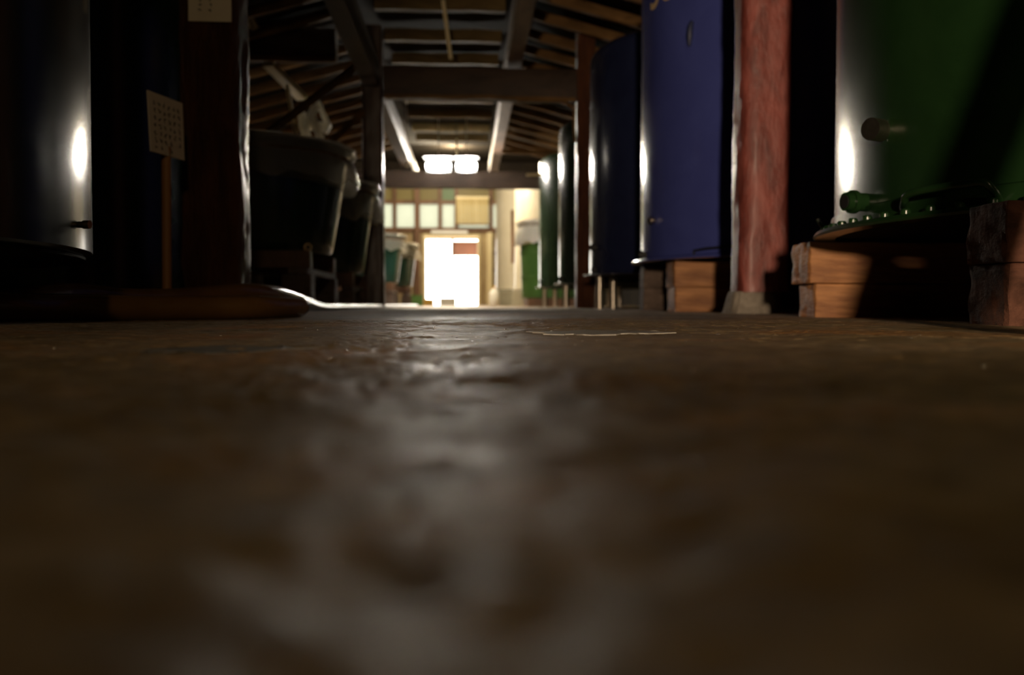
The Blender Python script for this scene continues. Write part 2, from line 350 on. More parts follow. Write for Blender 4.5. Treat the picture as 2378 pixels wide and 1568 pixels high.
# ------------------------------------------------------------ timber columns
def rough_column(name, cx, cy, wx, wy, z0, h, mat, rough=.006, power=4.5, lean=(0, 0), taper=0, parent=None, n=40, m=90):
    vs = []; fs = []
    for j in range(m+1):
        z = z0+h*j/m
        for k in range(n):
            a = 2*PI*k/n; c_, s_ = math.cos(a), math.sin(a)
            q = (abs(c_)**power+abs(s_)**power)**(-1/power)
            kx = wx/2*(1+taper*(1-j/m)); ky = wy/2*(1+taper*(1-j/m))
            p = Vector((cx+lean[0]*j/m+kx*q*c_, cy+lean[1]*j/m+ky*q*s_, z))
            d = rough*(noise.noise(Vector((p.x*14, p.y*14, p.z*5)))+.5*noise.noise(Vector((p.x*50, p.y*50, p.z*14))))
            vs.append(p+Vector((c_, s_, 0))*d)
    for j in range(m):
        for k in range(n): fs.append((j*n+k, j*n+(k+1)%n, (j+1)*n+(k+1)%n, (j+1)*n+k))
    fs += [tuple(range(n-1, -1, -1)), tuple(m*n+k for k in range(n))]
    return MB().add(vs, fs).build(name, mat, parent, smooth=True)
def footing(cx, cy, w, h, parent, top=.75):
    b = MB(); n = 28; vs = []
    for j in range(5):
        z = -.004+h*j/4; r = w/2*(1-(1-top)*j/4)
        for k in range(n):
            a = 2*PI*k/n; q = (abs(math.cos(a))**6+abs(math.sin(a))**6)**(-1/6)
            d = .006*noise.noise(Vector((math.cos(a)*3, math.sin(a)*3, z*20)))
            vs.append((cx+(r*q+d)*math.cos(a), cy+(r*q+d)*math.sin(a), z))
    fs = [(j*n+k, j*n+(k+1)%n, (j+1)*n+(k+1)%n, (j+1)*n+k) for j in range(4) for k in range(n)]
    fs += [tuple(range(n-1, -1, -1)), tuple(4*n+k for k in range(n))]
    return b.add(vs, fs).build('stone_footing', stone, parent, smooth=True)
CX, CY = 1.135, 3.82
t = thing('timber_column', (CX, CY, 0), 'reddish stained timber column on a pale stone footing between the blue tank and the near green tank', 'column')
footing(CX-.035, CY, .205, .092, t, .74)
rough_column('shaft', CX-.004, CY, .205, .205, .085, 2.55, red_wood, .006, 4.0, (.02, 0), -.05, t, 64, 160)
LX, LY = -.915, 3.66
t = thing('timber_column', (LX, LY, 0), 'dark reddish brown timber column with a paper notice pinned on it, left of the aisle', 'column')
rough_column('shaft', LX+.012, LY, .205, .20, 0, 2.6, brown_post, .010, 7, (-.012, 0), .03, t, 96, 400)
t = thing('timber_column', (-.865, 9.35, 0), 'dark timber column on the left of the aisle, behind the second open vat', 'column')
rough_column('shaft', -.865, 9.35, .185, .19, 0, 2.6, dark_wood, .006, 8, (-.01, 0), .05, t)
t = thing('timber_column', (1.10, 9.35, 0), 'dark timber column behind the left edge of the dark blue tank', 'column')
rough_column('shaft', 1.105, 9.35, .17, .19, 0, 2.6, brown_post, .006, 8, (.0, 0), .0, t)
# beams
def beam(name, label, p0, p1, w, h, mat=beam_wood, group=None, cat='beam'):
    p0 = Vector(p0); p1 = Vector(p1); n = 24; vs = []; d = (p1-p0).normalized(); r = d.cross(Vector((0,0,1))).normalized(); u = r.cross(d)
    c8 = [(-1,-.8),(-.85,-1),(.85,-1),(1,-.8),(1,.8),(.85,1),(-.85,1),(-1,.8)]
    for i in range(n+1):
        p = p0.lerp(p1, i/n)
        for a, e in c8:
            q = p+r*a*w/2+u*e*h/2; vs.append(q+Vector((noise.noise(q*3), noise.noise(q*3+Vector((5,5,5))), noise.noise(q*3+Vector((9,1,1)))))*.010)
    fs = [(i*8+k, i*8+(k+1)%8, (i+1)*8+(k+1)%8, (i+1)*8+k) for i in range(n) for k in range(8)]+[tuple(range(7,-1,-1)), tuple(n*8+k for k in range(8))]
    o = MB().add(vs, fs).build(name, mat, smooth=True); return tag(o, label, cat, group)
beam('tie_beam', 'heavy dark tie beam spanning the aisle between the two far columns', (-.77, 9.35, 2.09), (1.02, 9.35, 2.07), .2, .28)
beam('tie_beam', 'dark tie beam across the hall just behind the two glaring lamps', (-3.6, 15, 1.90), (3.6, 15, 1.885), .16, .25)
beam('tie_beam', 'dark tie beam over the left wing above the open vats', (-3.6, 9.35, 2.42), (-1.2, 9.35, 2.42), .16, .28)
beam('girder', 'long dark girder running along the left side of the aisle ceiling', (-.88, -5.9, 2.17), (-.88, 16.95, 2.15), .16, .24)
beam('girder', 'lighter brown purlin running lengthwise right of the middle of the ceiling', (.42, -5.9, 2.33), (.44, 16.95, 2.33), .15, .2, purlin_wood)
beam('edge_strip', 'thin pale strip along the lower edge of the nearer tie beam', (-.76, 9.22, 1.945), (1.0, 9.22, 1.93), .02, .03, rafter_wood, None, 'strip')
beam('edge_strip', 'thin tan strip along the lower edge of the tie beam over the left wing', (-3.5, 9.25, 2.275), (-1.2, 9.25, 2.275), .02, .05, rafter_wood, None, 'strip')
# joists
ORD = ['first', 'second', 'third', 'fourth', 'fifth', 'sixth', 'seventh', 'eighth', 'ninth', 'tenth', 'eleventh', 'twelfth', 'thirteenth', 'fourteenth', 'fifteenth', 'sixteenth']
first = None
for k in range(20):
    y = 7.8+1.0*k
    if y > 16.5: break
    if first is None: first = beam('ceiling_joist', 'tan joist of the flat aisle ceiling, first from the top of the picture', (-.80, y, 2.66), (.34, y, 2.66), .09, .115, joist_wood, 'joists of the flat aisle ceiling', 'joist')
    else:
        o = first.copy(); COL.objects.link(o); o.location.y += k*1.0; o.location.z += random.uniform(-.02, .02); o['label'] = 'tan joist of the flat aisle ceiling, %s from the top of the picture' % ORD[k]
fr = fl = None; k = 0; y = 7.3
while y < 16.8:
    if fr is None:
        fr = beam('rafter', 'sloping brown rafter under the right wing roof, first from the camera', (.52, y, 2.715), (3.5, y, 2.715-SL*2.98), .06, .09, rafter_wood, 'rafters of the right wing', 'rafter')
        fl = beam('rafter', 'sloping brown rafter under the left wing roof, first from the camera', (-1.0, y, 2.73), (-3.5, y, 2.73-SL*2.5), .06, .09, rafter_wood, 'rafters of the left wing', 'rafter')
    else:
        for s0, sd in ((fr, 'right'), (fl, 'left')):
            o = s0.copy(); COL.objects.link(o); o.location.y += k*.62; o.location.z += random.uniform(-.02, .0); o['label'] = 'sloping brown rafter under the %s wing roof, %s from the camera' % (sd, ORD[k])
    k += 1; y += .62
# braces in the left wing, strips and pole
def stick(name, label, a, b, w, h, mat, cat, group=None): return tag(MB().bar(a, b, w, h).build(name, mat, bevel=.003), label, cat, group)
stick('diagonal_brace', 'dark brown diagonal brace rising to the left girder above the large vat', at(606, 322, 8.3), at(833, 150, 9.0), .11, .05, rafter_wood, 'brace')
stick('diagonal_brace', 'thin pinkish brown diagonal brace leaning up to the left of the far left column', at(755, 343, 9.0), at(853, 252, 9.3), .05, .05, rafter_wood, 'brace')
stick('timber_offcut', 'pale timber slanting down under the left wing tie beam', at(622, 148, 9.0), at(702, 228, 9.5), .10, .05, pale_wood, 'timber')
stick('timber_offcut', 'narrow pale batten hanging down from the slanting pale timber', at(666, 196, 9.22), at(690, 330, 9.2), .03, .03, pale_wood, 'timber')
stick('hanging_rod', 'thin pale rod hanging from the ceiling over the middle of the aisle', at(1029, 0, 8.4), at(1047, 136, 8.8), .032, .02, pale_wood, 'rod')
stick('cross_rail', 'pale tan rail crossing under the right wing roof behind the girder', at(1165, 352, 13.6), at(1300, 355, 13.6), .04, .06, rafter_wood, 'rail')
stick('cross_rail', 'pale rail under the left wing roof behind the large vat', at(296, 346, 10.6), at(868, 350, 10.6), .04, .06, rafter_wood, 'rail')
stick('cross_rail', 'short pale rail sticking out left of the farthest green tank', at(1222, 406, 12.4), at(1262, 406, 12.4), .03, .03, pale_wood, 'rail')
stick('wall_batten', 'orange brown batten standing in front of the cream tank near the far wall', at(1190, 488, 16.6)*1, at(1191, 612, 16.6), .07, .05, orange_w, 'batten')
# white bundle tied up under the left roof
t = thing('cloth_bundle', at(715, 330, 9.2), 'white cloth bundle draped over the bracing above the large vat', 'cloth')
for i, (pts, r) in enumerate(((( (733,245),(722,275),(738,300),(745,330) ), .045), (((700,262),(706,295),(715,333)), .05), (((705,297),(740,292),(764,300)), .05), (((735,232),(752,268),(766,298)), .03))):
    P = spline([at(px, py, 9.25+.06*i) for px, py in pts], 8)
    o = MB().tube(P, [r*(.75+.5*abs(noise.noise(p*9))) for p in P], 12).build('cloth_fold', white_cloth, t, smooth=True)
def insulator(px, py, Y, label, ztop):
    p = at(px, py, Y); t = thing('insulator', p, label, 'insulator')
    MB().lathe(p.x, p.y, [(.0, p.z-.03), (.022, p.z-.025), (.028, p.z-.01), (.02, p.z), (.028, p.z+.012), (.02, p.z+.028), (0, p.z+.03)], 20).build('knob', white_enamel, t, smooth=True)
    MB().tube([p+Vector((0, 0, .03)), Vector((p.x, p.y, ztop))], .004).build('stem', steel, t)
p = at(648, 318, 10.0); t = thing('bare_bulb', p, 'small bare white bulb hanging behind the large open vat', 'bulb')
MB().ball(p, .022).build('glass', M('bulb_glow', (1, .9, .75), emis=(1, .93, .82), es=25), t, smooth=True)
MB().tube([p+Vector((0, 0, .02)), p+Vector((0, 0, .06))], .014, 12).build('socket', black_rub, t)
MB().tube([p+Vector((0, 0, .06)), Vector((p.x, p.y, 2.79+.27*(p.x+1.0)+.005))], .003, 8).build('cord', black_rub, t)
insulator(945, 383, 12.5, 'small white porcelain knob below the left girder, left of the lamps', 2.745)
# ------------------------------------------------------------ fluorescent lamps
def fluor(px0, px1, py, Y, label):
    a = at(px0, py, Y); b = at(px1, py, Y); t = thing('capsule_lamp', (a+b)/2, label, 'lamp', )
    z = a.z
    MB().box(a.x-.03, b.x+.03, Y-.30, Y+.075, z+.095, z+.103).build('hood', dark_metal, t)
    w2 = (b.x-a.x)/2; cx_ = (a.x+b.x)/2
    MB().box(a.x-.01, b.x+.01, Y+.035, Y+.075, z-.085, z+.095).build('housing', dark_metal, t, bevel=.01)
    n_ = 12; P = [(cx_-w2*math.cos(PI*i/n_), Y, z) for i in range(n_+1)]
    MB().tube(P, [.078*math.sqrt(max(.02, math.sin(PI*i/n_)))*1.0 for i in range(n_+1)], 24).build('lamp_glass', tube_em, t, smooth=True)
    MB().tube([((a.x+b.x)/2, Y+.055, z+.09), ((a.x+b.x)/2, Y+.055, 2.74)], .006, 8).build('hanger', steel, t)
    return t
fluor(990, 1046, 386, 14.3, 'left one of two glaring white lamps under the far ceiling')
fluor(1060, 1106, 386, 14.3, 'right one of two glaring white lamps under the far ceiling')
stick('timber_offcut', 'pale timber end poking out right of the left column near the top', at(560, 10, 8.9), at(594, 68, 9.0), .06, .05, pale_wood, 'timber')
q = [at(1200, 232, 9.2), at(1308, 234, 9.2), at(1333, 254, 9.2), at(1333, 292, 9.2), at(1336, 330, 9.2)]
tag(MB().tube(q, .014, 8).build('conduit', rafter_wood, smooth=True), 'thin tan conduit bending down at the dark column behind the blue tank', 'conduit')
t = stick('lamp_rod', 'short pale rod hanging above the gap between the two glaring lamps', at(1060, 322, 14.4), at(1061, 356, 14.4), .035, .03, pale_wood, 'rod')
MB().tube([at(1060, 323, 14.4), at(1060, 323, 14.4)+Vector((0, 0, .32))], .005, 8).build('wire', black_rub, t)
# ------------------------------------------------------------ tanks
def pipe_on(parent, cx, cy, R, px, py, r, ln, mat, name='nozzle', dirn=None, rings=2, dark=True):
    p, n = hit(px, py, cx, cy, R)
    d = Vector(dirn).normalized() if dirn else n
    P = [p-d*.03, p+d*ln]
    o = MB().tube(P, r, 24).build(name, mat, parent, smooth=True)
    for k in range(rings):
        q = p+d*(ln*(k+.6)/(rings+.2)); MB().tube([q, q+d*.012], r*1.28, 24).build('collar', mat, o, smooth=True)
    if dark: MB().tube([p+d*(ln-.004), p+d*(ln+.0015)], r*.75, 20).build('bore', black_rub, o)
    return o
def tank(cx, cy, R, z0, z1, mat, label, name='storage_tank', flange=.045, top=.08, ztop_lid=True):
    t = thing(name, (cx, cy, 0), label, 'tank')
    pr = [(R-.012, z0+.012), (R, z0+.02)]
    zz = z0+.02
    while zz < z1-top-.2: zz += .15; pr.append((R+.0015*noise.noise(Vector((cx, cy, zz*2))), zz))
    for i in range(7):
        a = PI/2*i/6; pr.append((R-top*(1-math.cos(a)), z1-top+top*math.sin(a)))
    pr += [(R*.4, z1+.01), (0, z1+.012)]
    MB().lathe(cx, cy, pr, 160).build('tank_body', mat, t, smooth=True)
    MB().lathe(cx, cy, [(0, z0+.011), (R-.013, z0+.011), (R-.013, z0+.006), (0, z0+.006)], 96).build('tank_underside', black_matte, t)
    if flange:
        MB().lathe(cx, cy, [(R-.002, z0+.010), (R-.002, z0-.001), (R+flange, z0-.001), (R+flange+.004, z0+.004), (R+flange, z0+.012), (R+.004, z0+.014)], 160).build('base_flange', mat, t, smooth=True)
    MB().lathe(cx, cy, [(.28, z1-.02), (.28, z1+.05), (.30, z1+.055), (.30, z1+.075), (0, z1+.08)], 48).build('manhole_lid', steel, t, smooth=True)
    return t
def bolts(t, cx, cy, R, z, a0, a1, n, mat):
    for i in range(n):
        a = a0+(a1-a0)*i/(n-1); x = cx+R*math.cos(a); y = cy+R*math.sin(a)
        MB().lathe(x, y, [(.011, z), (.011, z+.009), (.008, z+.013), (0, z+.014)], 12).build('bolt', mat, t, smooth=True)
# near green tank
G = (1.985, 2.26, 1.07)
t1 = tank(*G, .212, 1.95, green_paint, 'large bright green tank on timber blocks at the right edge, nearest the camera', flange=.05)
MB().lathe(G[0], G[1], [(1.071, .223), (1.078, .224), (1.078, .262), (1.071, .266)], 160).build('weld_band', green_paint, t1, smooth=True)
bolts(t1, G[0], G[1], 1.098, .224, PI+.48, PI-.62, 17, green_paint)
nz = pipe_on(t1, *G, 2052, 304, .019, .042, steel, 'threaded_nozzle', (-.85, -.5, 0), 3)
nz = pipe_on(t1, *G, 2010, 470, .021, .055, green_paint, 'drain_nozzle', (-.95, -.22, 0.0), 1)
# drain guard: curved handle bar
H = [hit(px, py, G[0], G[1], R_)[0] for px, py, R_ in ((2098,488,1.075),(2100,468,1.105),(2112,450,1.115),(2180,436,1.118),(2240,428,1.118),(2285,424,1.115),(2310,445,1.10),(2325,470,1.075))]
MB().tube(spline(H, 8), .008, 12).build('curved_handle', green_paint, t1, smooth=True)
hk = [at(1930, 533, 2.62), at(1916, 530, 2.62), at(1905, 520, 2.62), at(1899, 508, 2.62)]
MB().tube(spline(hk, 6), .0055, 10).build('hook', green_paint, t1, smooth=True)
# blue tank
B = (2.02, 5.34, 1.07)
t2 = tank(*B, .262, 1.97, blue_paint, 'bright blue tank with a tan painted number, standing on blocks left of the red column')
pipe_on(t2, *B, 1522, 512, .014, .04, steel, 'nozzle', (-.9, -.4, 0), 1)
pipe_on(t2, *B, 1500, 592, .018, .035, dark_metal, 'drain_nozzle', (-.95, .2, 0), 1)
P = [hit(px, py, B[0], B[1], 1.09)[0] for px, py in ((1612,600),(1612,582),(1640,577),(1700,572))]
MB().tube(P, .006, 8).build('side_rail', black_rub, t2)
P = [hit(px, py, B[0], B[1], 1.073)[0] for px, py in ((1608,48),(1604,62),(1602,85),(1601,108))]
MB().tube(P, [.010, .018, .018, .008], 10).build('dent_mark', navy_paint, t2, smooth=True)
# painted number wrapped on the blue tank
cu = bpy.data.curves.new('number', 'FONT'); cu.body = '35'; cu.size = .34; cu.space_character = 1.0
to = bpy.data.objects.new('number_tmp', cu); COL.objects.link(to)
bpy.context.view_layer.update()
me = bpy.data.meshes.new_from_object(to.evaluated_get(bpy.context.evaluated_depsgraph_get()))
bpy.data.objects.remove(to)
bm = bmesh.new(); bm.from_mesh(me)
bmesh.ops.triangulate(bm, faces=bm.faces)
for _ in range(2): bmesh.ops.subdivide_edges(bm, edges=bm.edges, cuts=1)
p, n = hit(1509, 30, *B); a0 = math.atan2(n.y, n.x)
for v in bm.verts:
    a = a0+v.co.x/B[2]; v.co = Vector(((B[2]+.003)*math.cos(a), (B[2]+.003)*math.sin(a), p.z+v.co.y))
bm.to_mesh(me); bm.free(); me.materials.clear(); me.materials.append(digit)
o = bpy.data.objects.new('painted_number', me); COL.objects.link(o); o.parent = t2; o['label'] = 'tan painted number'
# further right row
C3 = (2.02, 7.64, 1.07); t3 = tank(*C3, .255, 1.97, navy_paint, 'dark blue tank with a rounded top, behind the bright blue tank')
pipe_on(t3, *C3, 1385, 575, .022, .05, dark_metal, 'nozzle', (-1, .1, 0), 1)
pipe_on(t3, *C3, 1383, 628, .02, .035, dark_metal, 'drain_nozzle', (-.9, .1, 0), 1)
C4 = (2.02, 10.27, 1.07); t4 = tank(*C4, .24, 1.88, deep_green, 'dark green tank on steel legs behind the dark column on the right')
pipe_on(t4, *C4, 1306, 648, .022, .04, dark_metal, 'drain_nozzle', (-.9, .1, 0), 1)
C5 = (2.02, 13.1, 1.07); t5 = tank(*C5, .245, 1.955, olive_green, 'farthest dark green tank of the right row, beside the bright green vat')
pipe_on(t5, *C5, 1260, 655, .022, .04, dark_metal, 'drain_nozzle', (-.9, .1, 0), 1)
for tt, cc, zz in ((t3, C3, .256), (t4, C4, .24), (t5, C5, .245)):
    for a in (PI, PI*1.22, PI*.8, PI*1.45, PI*.5, 0):
        x = cc[0]+(1.0)*math.cos(a); y = cc[1]+(1.0)*math.sin(a)
        MB().tube([(x, y, -.003), (x, y, zz)], .028, 16).build('leg', steel, tt, smooth=True)
# left row
A = (-1.755, 1.67, 1.07); ta = tank(*A, .12, 1.9, black_green, 'nearly black green tank at the left edge with a glaring white highlight', flange=0)
p, n = hit(190, 522, *A)
pipe_on(ta, *A, 186, 522, .006, .014, brass, 'drain_cock', (.95, -.2, 0), 1)
for a in (.35, -.6, -1.3, 1.5, 2.4, 3.6): MB().box(A[0]+.45*math.cos(a)-.06, A[0]+.45*math.cos(a)+.06, A[1]+.45*math.sin(a)-.06, A[1]+.45*math.sin(a)+.06, -.005, .119).build('foot_block', dark_wood, ta, bevel=.004)
Bk = (-2.15, 4.85, .92); tb = tank(*Bk, .09, 1.46, deep_green, 'dark green tank behind the notice board on a stick, left side')
for a in (0, PI/2, PI, -PI/2): MB().box(Bk[0]+.7*math.cos(a)-.07, Bk[0]+.7*math.cos(a)+.07, Bk[1]+.7*math.sin(a)-.07, Bk[1]+.7*math.sin(a)+.07, -.005, .089).build('foot_block', dark_wood, tb, bevel=.004)
# cream tanks far right
W1 = (1.62, 21.5, 1.0); tw = tank(*W1, .35, 2.72, cream_paint, 'tall cream tank near the far wall, right of the doorway')
MB().lathe(W1[0], W1[1], [(1.08, 0), (1.08, .3), (1.05, .34), (0, .345)], 24).build('plinth', grey_pl, tw, smooth=True)
W2 = (1.72, 18.2, .85); tw2 = tank(*W2, .30, 2.36, cream_paint, 'cream tank standing behind the bright green vat')
MB().lathe(W2[0], W2[1], [(.9, 0), (.9, .26), (.87, .295), (0, .297)], 24).build('plinth', grey_pl, tw2, smooth=True)
# ------------------------------------------------------------ open vats with tied plastic sheets
def vat(cx, cy, Rt, Rb, z0, z1, mat, label, cover=sheet, stand=True, seed=0, skirt=.14, bands=False):
    t = thing('open_vat', (cx, cy, 0), label, 'vat')
    pr = [(0, z0), (Rb-.015, z0), (Rb, z0+.015)]+[(Rb+(Rt-Rb)*i/10, z0+(z1-z0)*i/10) for i in range(1, 10)]+[(Rt, z1-.03), (Rt+.03, z1-.028), (Rt+.035, z1-.01), (Rt+.02, z1), (Rt-.02, z1), (Rt-.03, z1-.02), (Rt-.05, z1-.1), (0, z1-.11)]
    MB().lathe(cx, cy, pr, 120).build('vat_body', mat, t, smooth=True)
    def fn(i, a, r, z):
        k = noise.noise(Vector((math.cos(a)*5+seed, math.sin(a)*5, i*.35)))
        k2 = noise.noise(Vector((math.cos(a)*14+seed, math.sin(a)*14, i*.3+4)))
        if i < 3: return r, z+.012*k
        if i == 3: return r+.004*k, z
        am = (i-3)/6
        return r+am*(.05*k+.028*k2)+.002, z-am*.09*k
    pr = [(0, z1+.05), (Rt*.6, z1+.04), (Rt*.95, z1+.022), (Rt+.045, z1+.006), (Rt+.05, z1-.03), (Rt+.012, z1-.075), (Rt+.035, z1-.10), (Rt+.055, z1-.10-skirt*.5), (Rt+.07, z1-.10-skirt), ]
    MB().lathe(cx, cy, pr, 150, fn).build('plastic_cover', cover, t, smooth=True)
    pr = [(Rt+.014, z1-.083), (Rt+.022, z1-.078), (Rt+.022, z1-.070), (Rt+.014, z1-.066)]
    MB().lathe(cx, cy, pr, 100).build('tie_cord', rafter_wood, t, smooth=True)
    if bands:
        for q in (.28, .6):
            r = Rb+(Rt-Rb)*q; z = z0+(z1-z0)*q
            MB().lathe(cx, cy, [(r-.005, z-.02), (r+.012, z-.015), (r+.012, z+.015), (r-.005, z+.02)], 100).build('rib', mat, t, smooth=True)
    if stand:
        s = thing('vat_stand', (cx, cy, 0), stand, 'stand')
        w = Rb*.93; q = .12 if z0 > .37 else .085
        for sy in (-1, 1): MB().box(cx-w, cx+w, cy+sy*w*.82-q/2, cy+sy*w*.82+q/2, z0-.11, z0).build('cross_timber', frame_wood, s, bevel=.005)
        for sx in (-1, -.3, .3, 1): MB().box(cx+sx*w*.9-q/2, cx+sx*w*.9+q/2, cy-w*.99, cy+w*.99, z0-.15, z0-.11).build('bearer', grey_wood, s, bevel=.005)
        for sx in (-1, 1):
            for sy in (-1, 1):
                x = cx+sx*w*.88; y = cy+sy*w*.82; MB().box(x-q*.75, x+q*.75, y-q*.75, y+q*.75, -.005, z0-.15).build('leg', grey_wood, s, bevel=.005)
                x = cx+sx*w*.45; MB().box(x-q*.5, x+q*.5, y-q*.6, y+q*.6, -.005, z0-.15).build('leg', grey_wood, s, bevel=.005)
    return t
v1 = vat(-1.66, 6.9, .85, .73, .375, 1.085, deep_green, 'large blackish green open vat under a tied plastic sheet, left of the aisle', stand='timber stand under the large nearest vat', seed=1)
pipe_on(v1, -1.66, 6.9, .74, 713, 575, .02, .05, brass, 'drain_cock', (.3, -1, 0), 1)
vat(-1.44, 8.72, .64, .54, .30, 1.06, deep_green, 'second blackish green open vat, half hidden behind the large one', stand='timber stand under the second vat, in front of the far left column', seed=5, skirt=.2)
vat(-1.60, 15.6, .62, .52, .36, 1.10, teal_green, 'third open vat, teal green, just right of the far left column', stand='pale lit timber stand under the third vat', seed=9)
vat(-1.46, 17.3, .60, .50, .33, 1.06, teal_green, 'fourth and farthest teal green open vat, left of the bright doorway', stand='timber stand under the farthest vat', seed=12)
vat(1.47, 16.2, .62, .58, .13, 1.36, bright_green, 'bright green vat with a white cloth tied over it, right of the doorway', cover=white_cloth, stand=False, seed=3, skirt=.26, bands=True)
tag(MB().box(.95, 2.0, 15.6, 16.8, -.004, .128).build('wooden_pallet', frame_wood, bevel=.01), 'brown wooden pallet under the bright green vat', 'pallet')
# ------------------------------------------------------------ support timbers
def timber(x0, x1, y0, y1, z0, z1, mat, label, group=None, seed=0):
    b = MB(); nx_, ny_, nz_ = 14, 6, 6
    bm = bmesh.new(); bmesh.ops.create_cube(bm, size=1)
    bmesh.ops.subdivide_edges(bm, edges=bm.edges, cuts=9, use_grid_fill=True)
    for v in bm.verts:
        p = Vector((x0+(v.co.x+.5)*(x1-x0), y0+(v.co.y+.5)*(y1-y0), z0+(v.co.z+.5)*(z1-z0)))
        edge = sum(abs(abs(c_)-.5) < 1e-4 for c_ in v.co)
        c0 = Vector(((x0+x1)/2, (y0+y1)/2, (z0+z1)/2)); d = (c0-p).normalized()
        amp = .003+.004*(edge > 1)
        v.co = p+d*amp*(.6+noise.noise(p*30+Vector((seed, 0, 0))))
    me = bpy.data.meshes.new('support_timber'); org = Vector(((x0+x1)/2, (y0+y1)/2, z0))
    for v in bm.verts: v.co -= org
    bm.to_mesh(me); bm.free(); me.materials.append(mat)
    o = bpy.data.objects.new('support_timber', me); COL.objects.link(o); o.location = org
    md = o.modifiers.new('bevel', 'BEVEL'); md.width = .002; md.limit_method = 'ANGLE'
    return tag(o, label, 'timber block', group)
timber(.888, 1.55, 1.60, 1.735, -.002, .108, redblock, 'reddish brown support timber on the floor at the right edge, lowest of its stack', seed=1)
timber(.882, 1.50, 1.60, 1.73, .108, .211, redblock, 'reddish brown support timber at the right edge, touching the green tank base', seed=2)
timber(.955, 1.5, 2.70, 2.84, -.002, .096, block_wood, 'orange brown support timber on the floor under the left side of the green tank', seed=3)
timber(.935, 1.5, 2.69, 2.85, .096, .211, block_wood, 'orange brown support timber with a bright patch, upper of the pair under the green tank', seed=4)
timber(1.05, 1.6, 5.0, 5.2, -.002, .125, block_wood, 'pale orange support timber on the floor under the blue tank', seed=5)
timber(1.045, 1.6, 5.0, 5.22, .125, .261, block_wood, 'pale orange support timber directly under the blue tank, upper of the pair', seed=6)
timber(1.04, 1.5, 5.85, 6.0, -.002, .13, grey_wood, 'shadowed support timber on the floor at the back of the blue tank', seed=7)
timber(1.04, 1.5, 5.85, 6.0, .13, .261, grey_wood, 'shadowed support timber touching the back of the blue tank base', seed=8)
for cx, cy, z in ((2.9, 2.3, .211), (2.9, 5.4, .261)):
    timber(cx-.4, cx+.2, cy-.1, cy+.1, -.002, z, grey_wood, 'grey support block under the far side of the %s tank' % ('green' if cy < 4 else 'blue'), seed=cx+cy)
# ------------------------------------------------------------ notices
Pa = [at(343, 209, 3.10), at(424, 240, 3.30), at(429, 373, 3.30), at(351, 351, 3.10)]
pp = at(385, 700, 3.2); t = thing('notice_stand', (pp.x, pp.y, 0), 'handwritten paper notice on a thin wooden stick in front of the dark green tank', 'sign')
nrm = (Pa[1]-Pa[0]).cross(Pa[3]-Pa[0]).normalized()
if nrm.y > 0: nrm = -nrm
bd = MB().add([p for p in Pa]+[p-nrm*.004 for p in Pa], [(0,1,2,3),(7,6,5,4),(0,4,5,1),(1,5,6,2),(2,6,7,3),(3,7,4,0)]).build('notice_board', paper, t)
def strokes(P0, ux, uy, n, cols, rows, wu, hu, size, parent, seed):
    random.seed(seed); b = MB()
    for c_ in range(cols):
        for r_ in range(rows[c_]):
            o_ = P0+ux*((c_+.5)*wu)+uy*((r_+.5)*hu)
            for _ in range(4):
                a = random.uniform(0, PI); l = size*random.uniform(.35, .8); dx = ux*math.cos(a)*l/2+uy*math.sin(a)*l/2
                q = o_+ux*random.uniform(-.3, .3)*size+uy*random.uniform(-.3, .3)*size+n*.0012
                w_ = (ux*-math.sin(a)+uy*math.cos(a))*size*.07
                b.add([q-dx-w_, q+dx-w_, q+dx+w_, q-dx+w_], [(0,1,2,3)])
    return b.build('handwriting', ink, parent)
ux = (Pa[1]-Pa[0]).normalized(); uy = (Pa[3]-Pa[0]).normalized()
strokes(Pa[0]+ux*.015+uy*.02, ux, uy, nrm, 6, [7, 7, 6, 7, 5, 6], .029, .023, .017, bd, 4)
MB().tube([Vector((pp.x, pp.y+.012, 0)), Vector((at(383, 360, 3.2).x, pp.y+.012, at(383, 340, 3.2).z))], .0145, 10).build('stick', post_wood, t, smooth=True)
for s_ in (-1, 1): MB().box(pp.x+s_*.012, pp.x+s_*.075, pp.y-.03, pp.y+.04, 0, .088).build('foot', post_wood, t, bevel=.012)
a = at(437, 48, 3.545); c2_ = at(536, -60, 3.545)
t = thing('paper_notice', (a.x, 3.545, a.z), 'pale handwritten paper notice pinned to the left column at the top of the picture', 'notice')
sh = MB().add([(a.x, 3.548, a.z), (c2_.x, 3.548, a.z-.002), (c2_.x, 3.548, c2_.z+.12), (a.x, 3.548, c2_.z+.12), (a.x, 3.551, a.z), (c2_.x, 3.551, a.z-.002), (c2_.x, 3.551, c2_.z+.12), (a.x, 3.551, c2_.z+.12)],
    [(0,1,2,3),(7,6,5,4),(0,4,5,1),(1,5,6,2),(2,6,7,3),(3,7,4,0)]).build('sheet', paper, t)
strokes(Vector((a.x+.022, 3.548, c2_.z+.09)), Vector((1,0,0)), Vector((0,0,-1)), Vector((0,-1,0)), 2, [13, 13], .036, .017, .013, sh, 8)
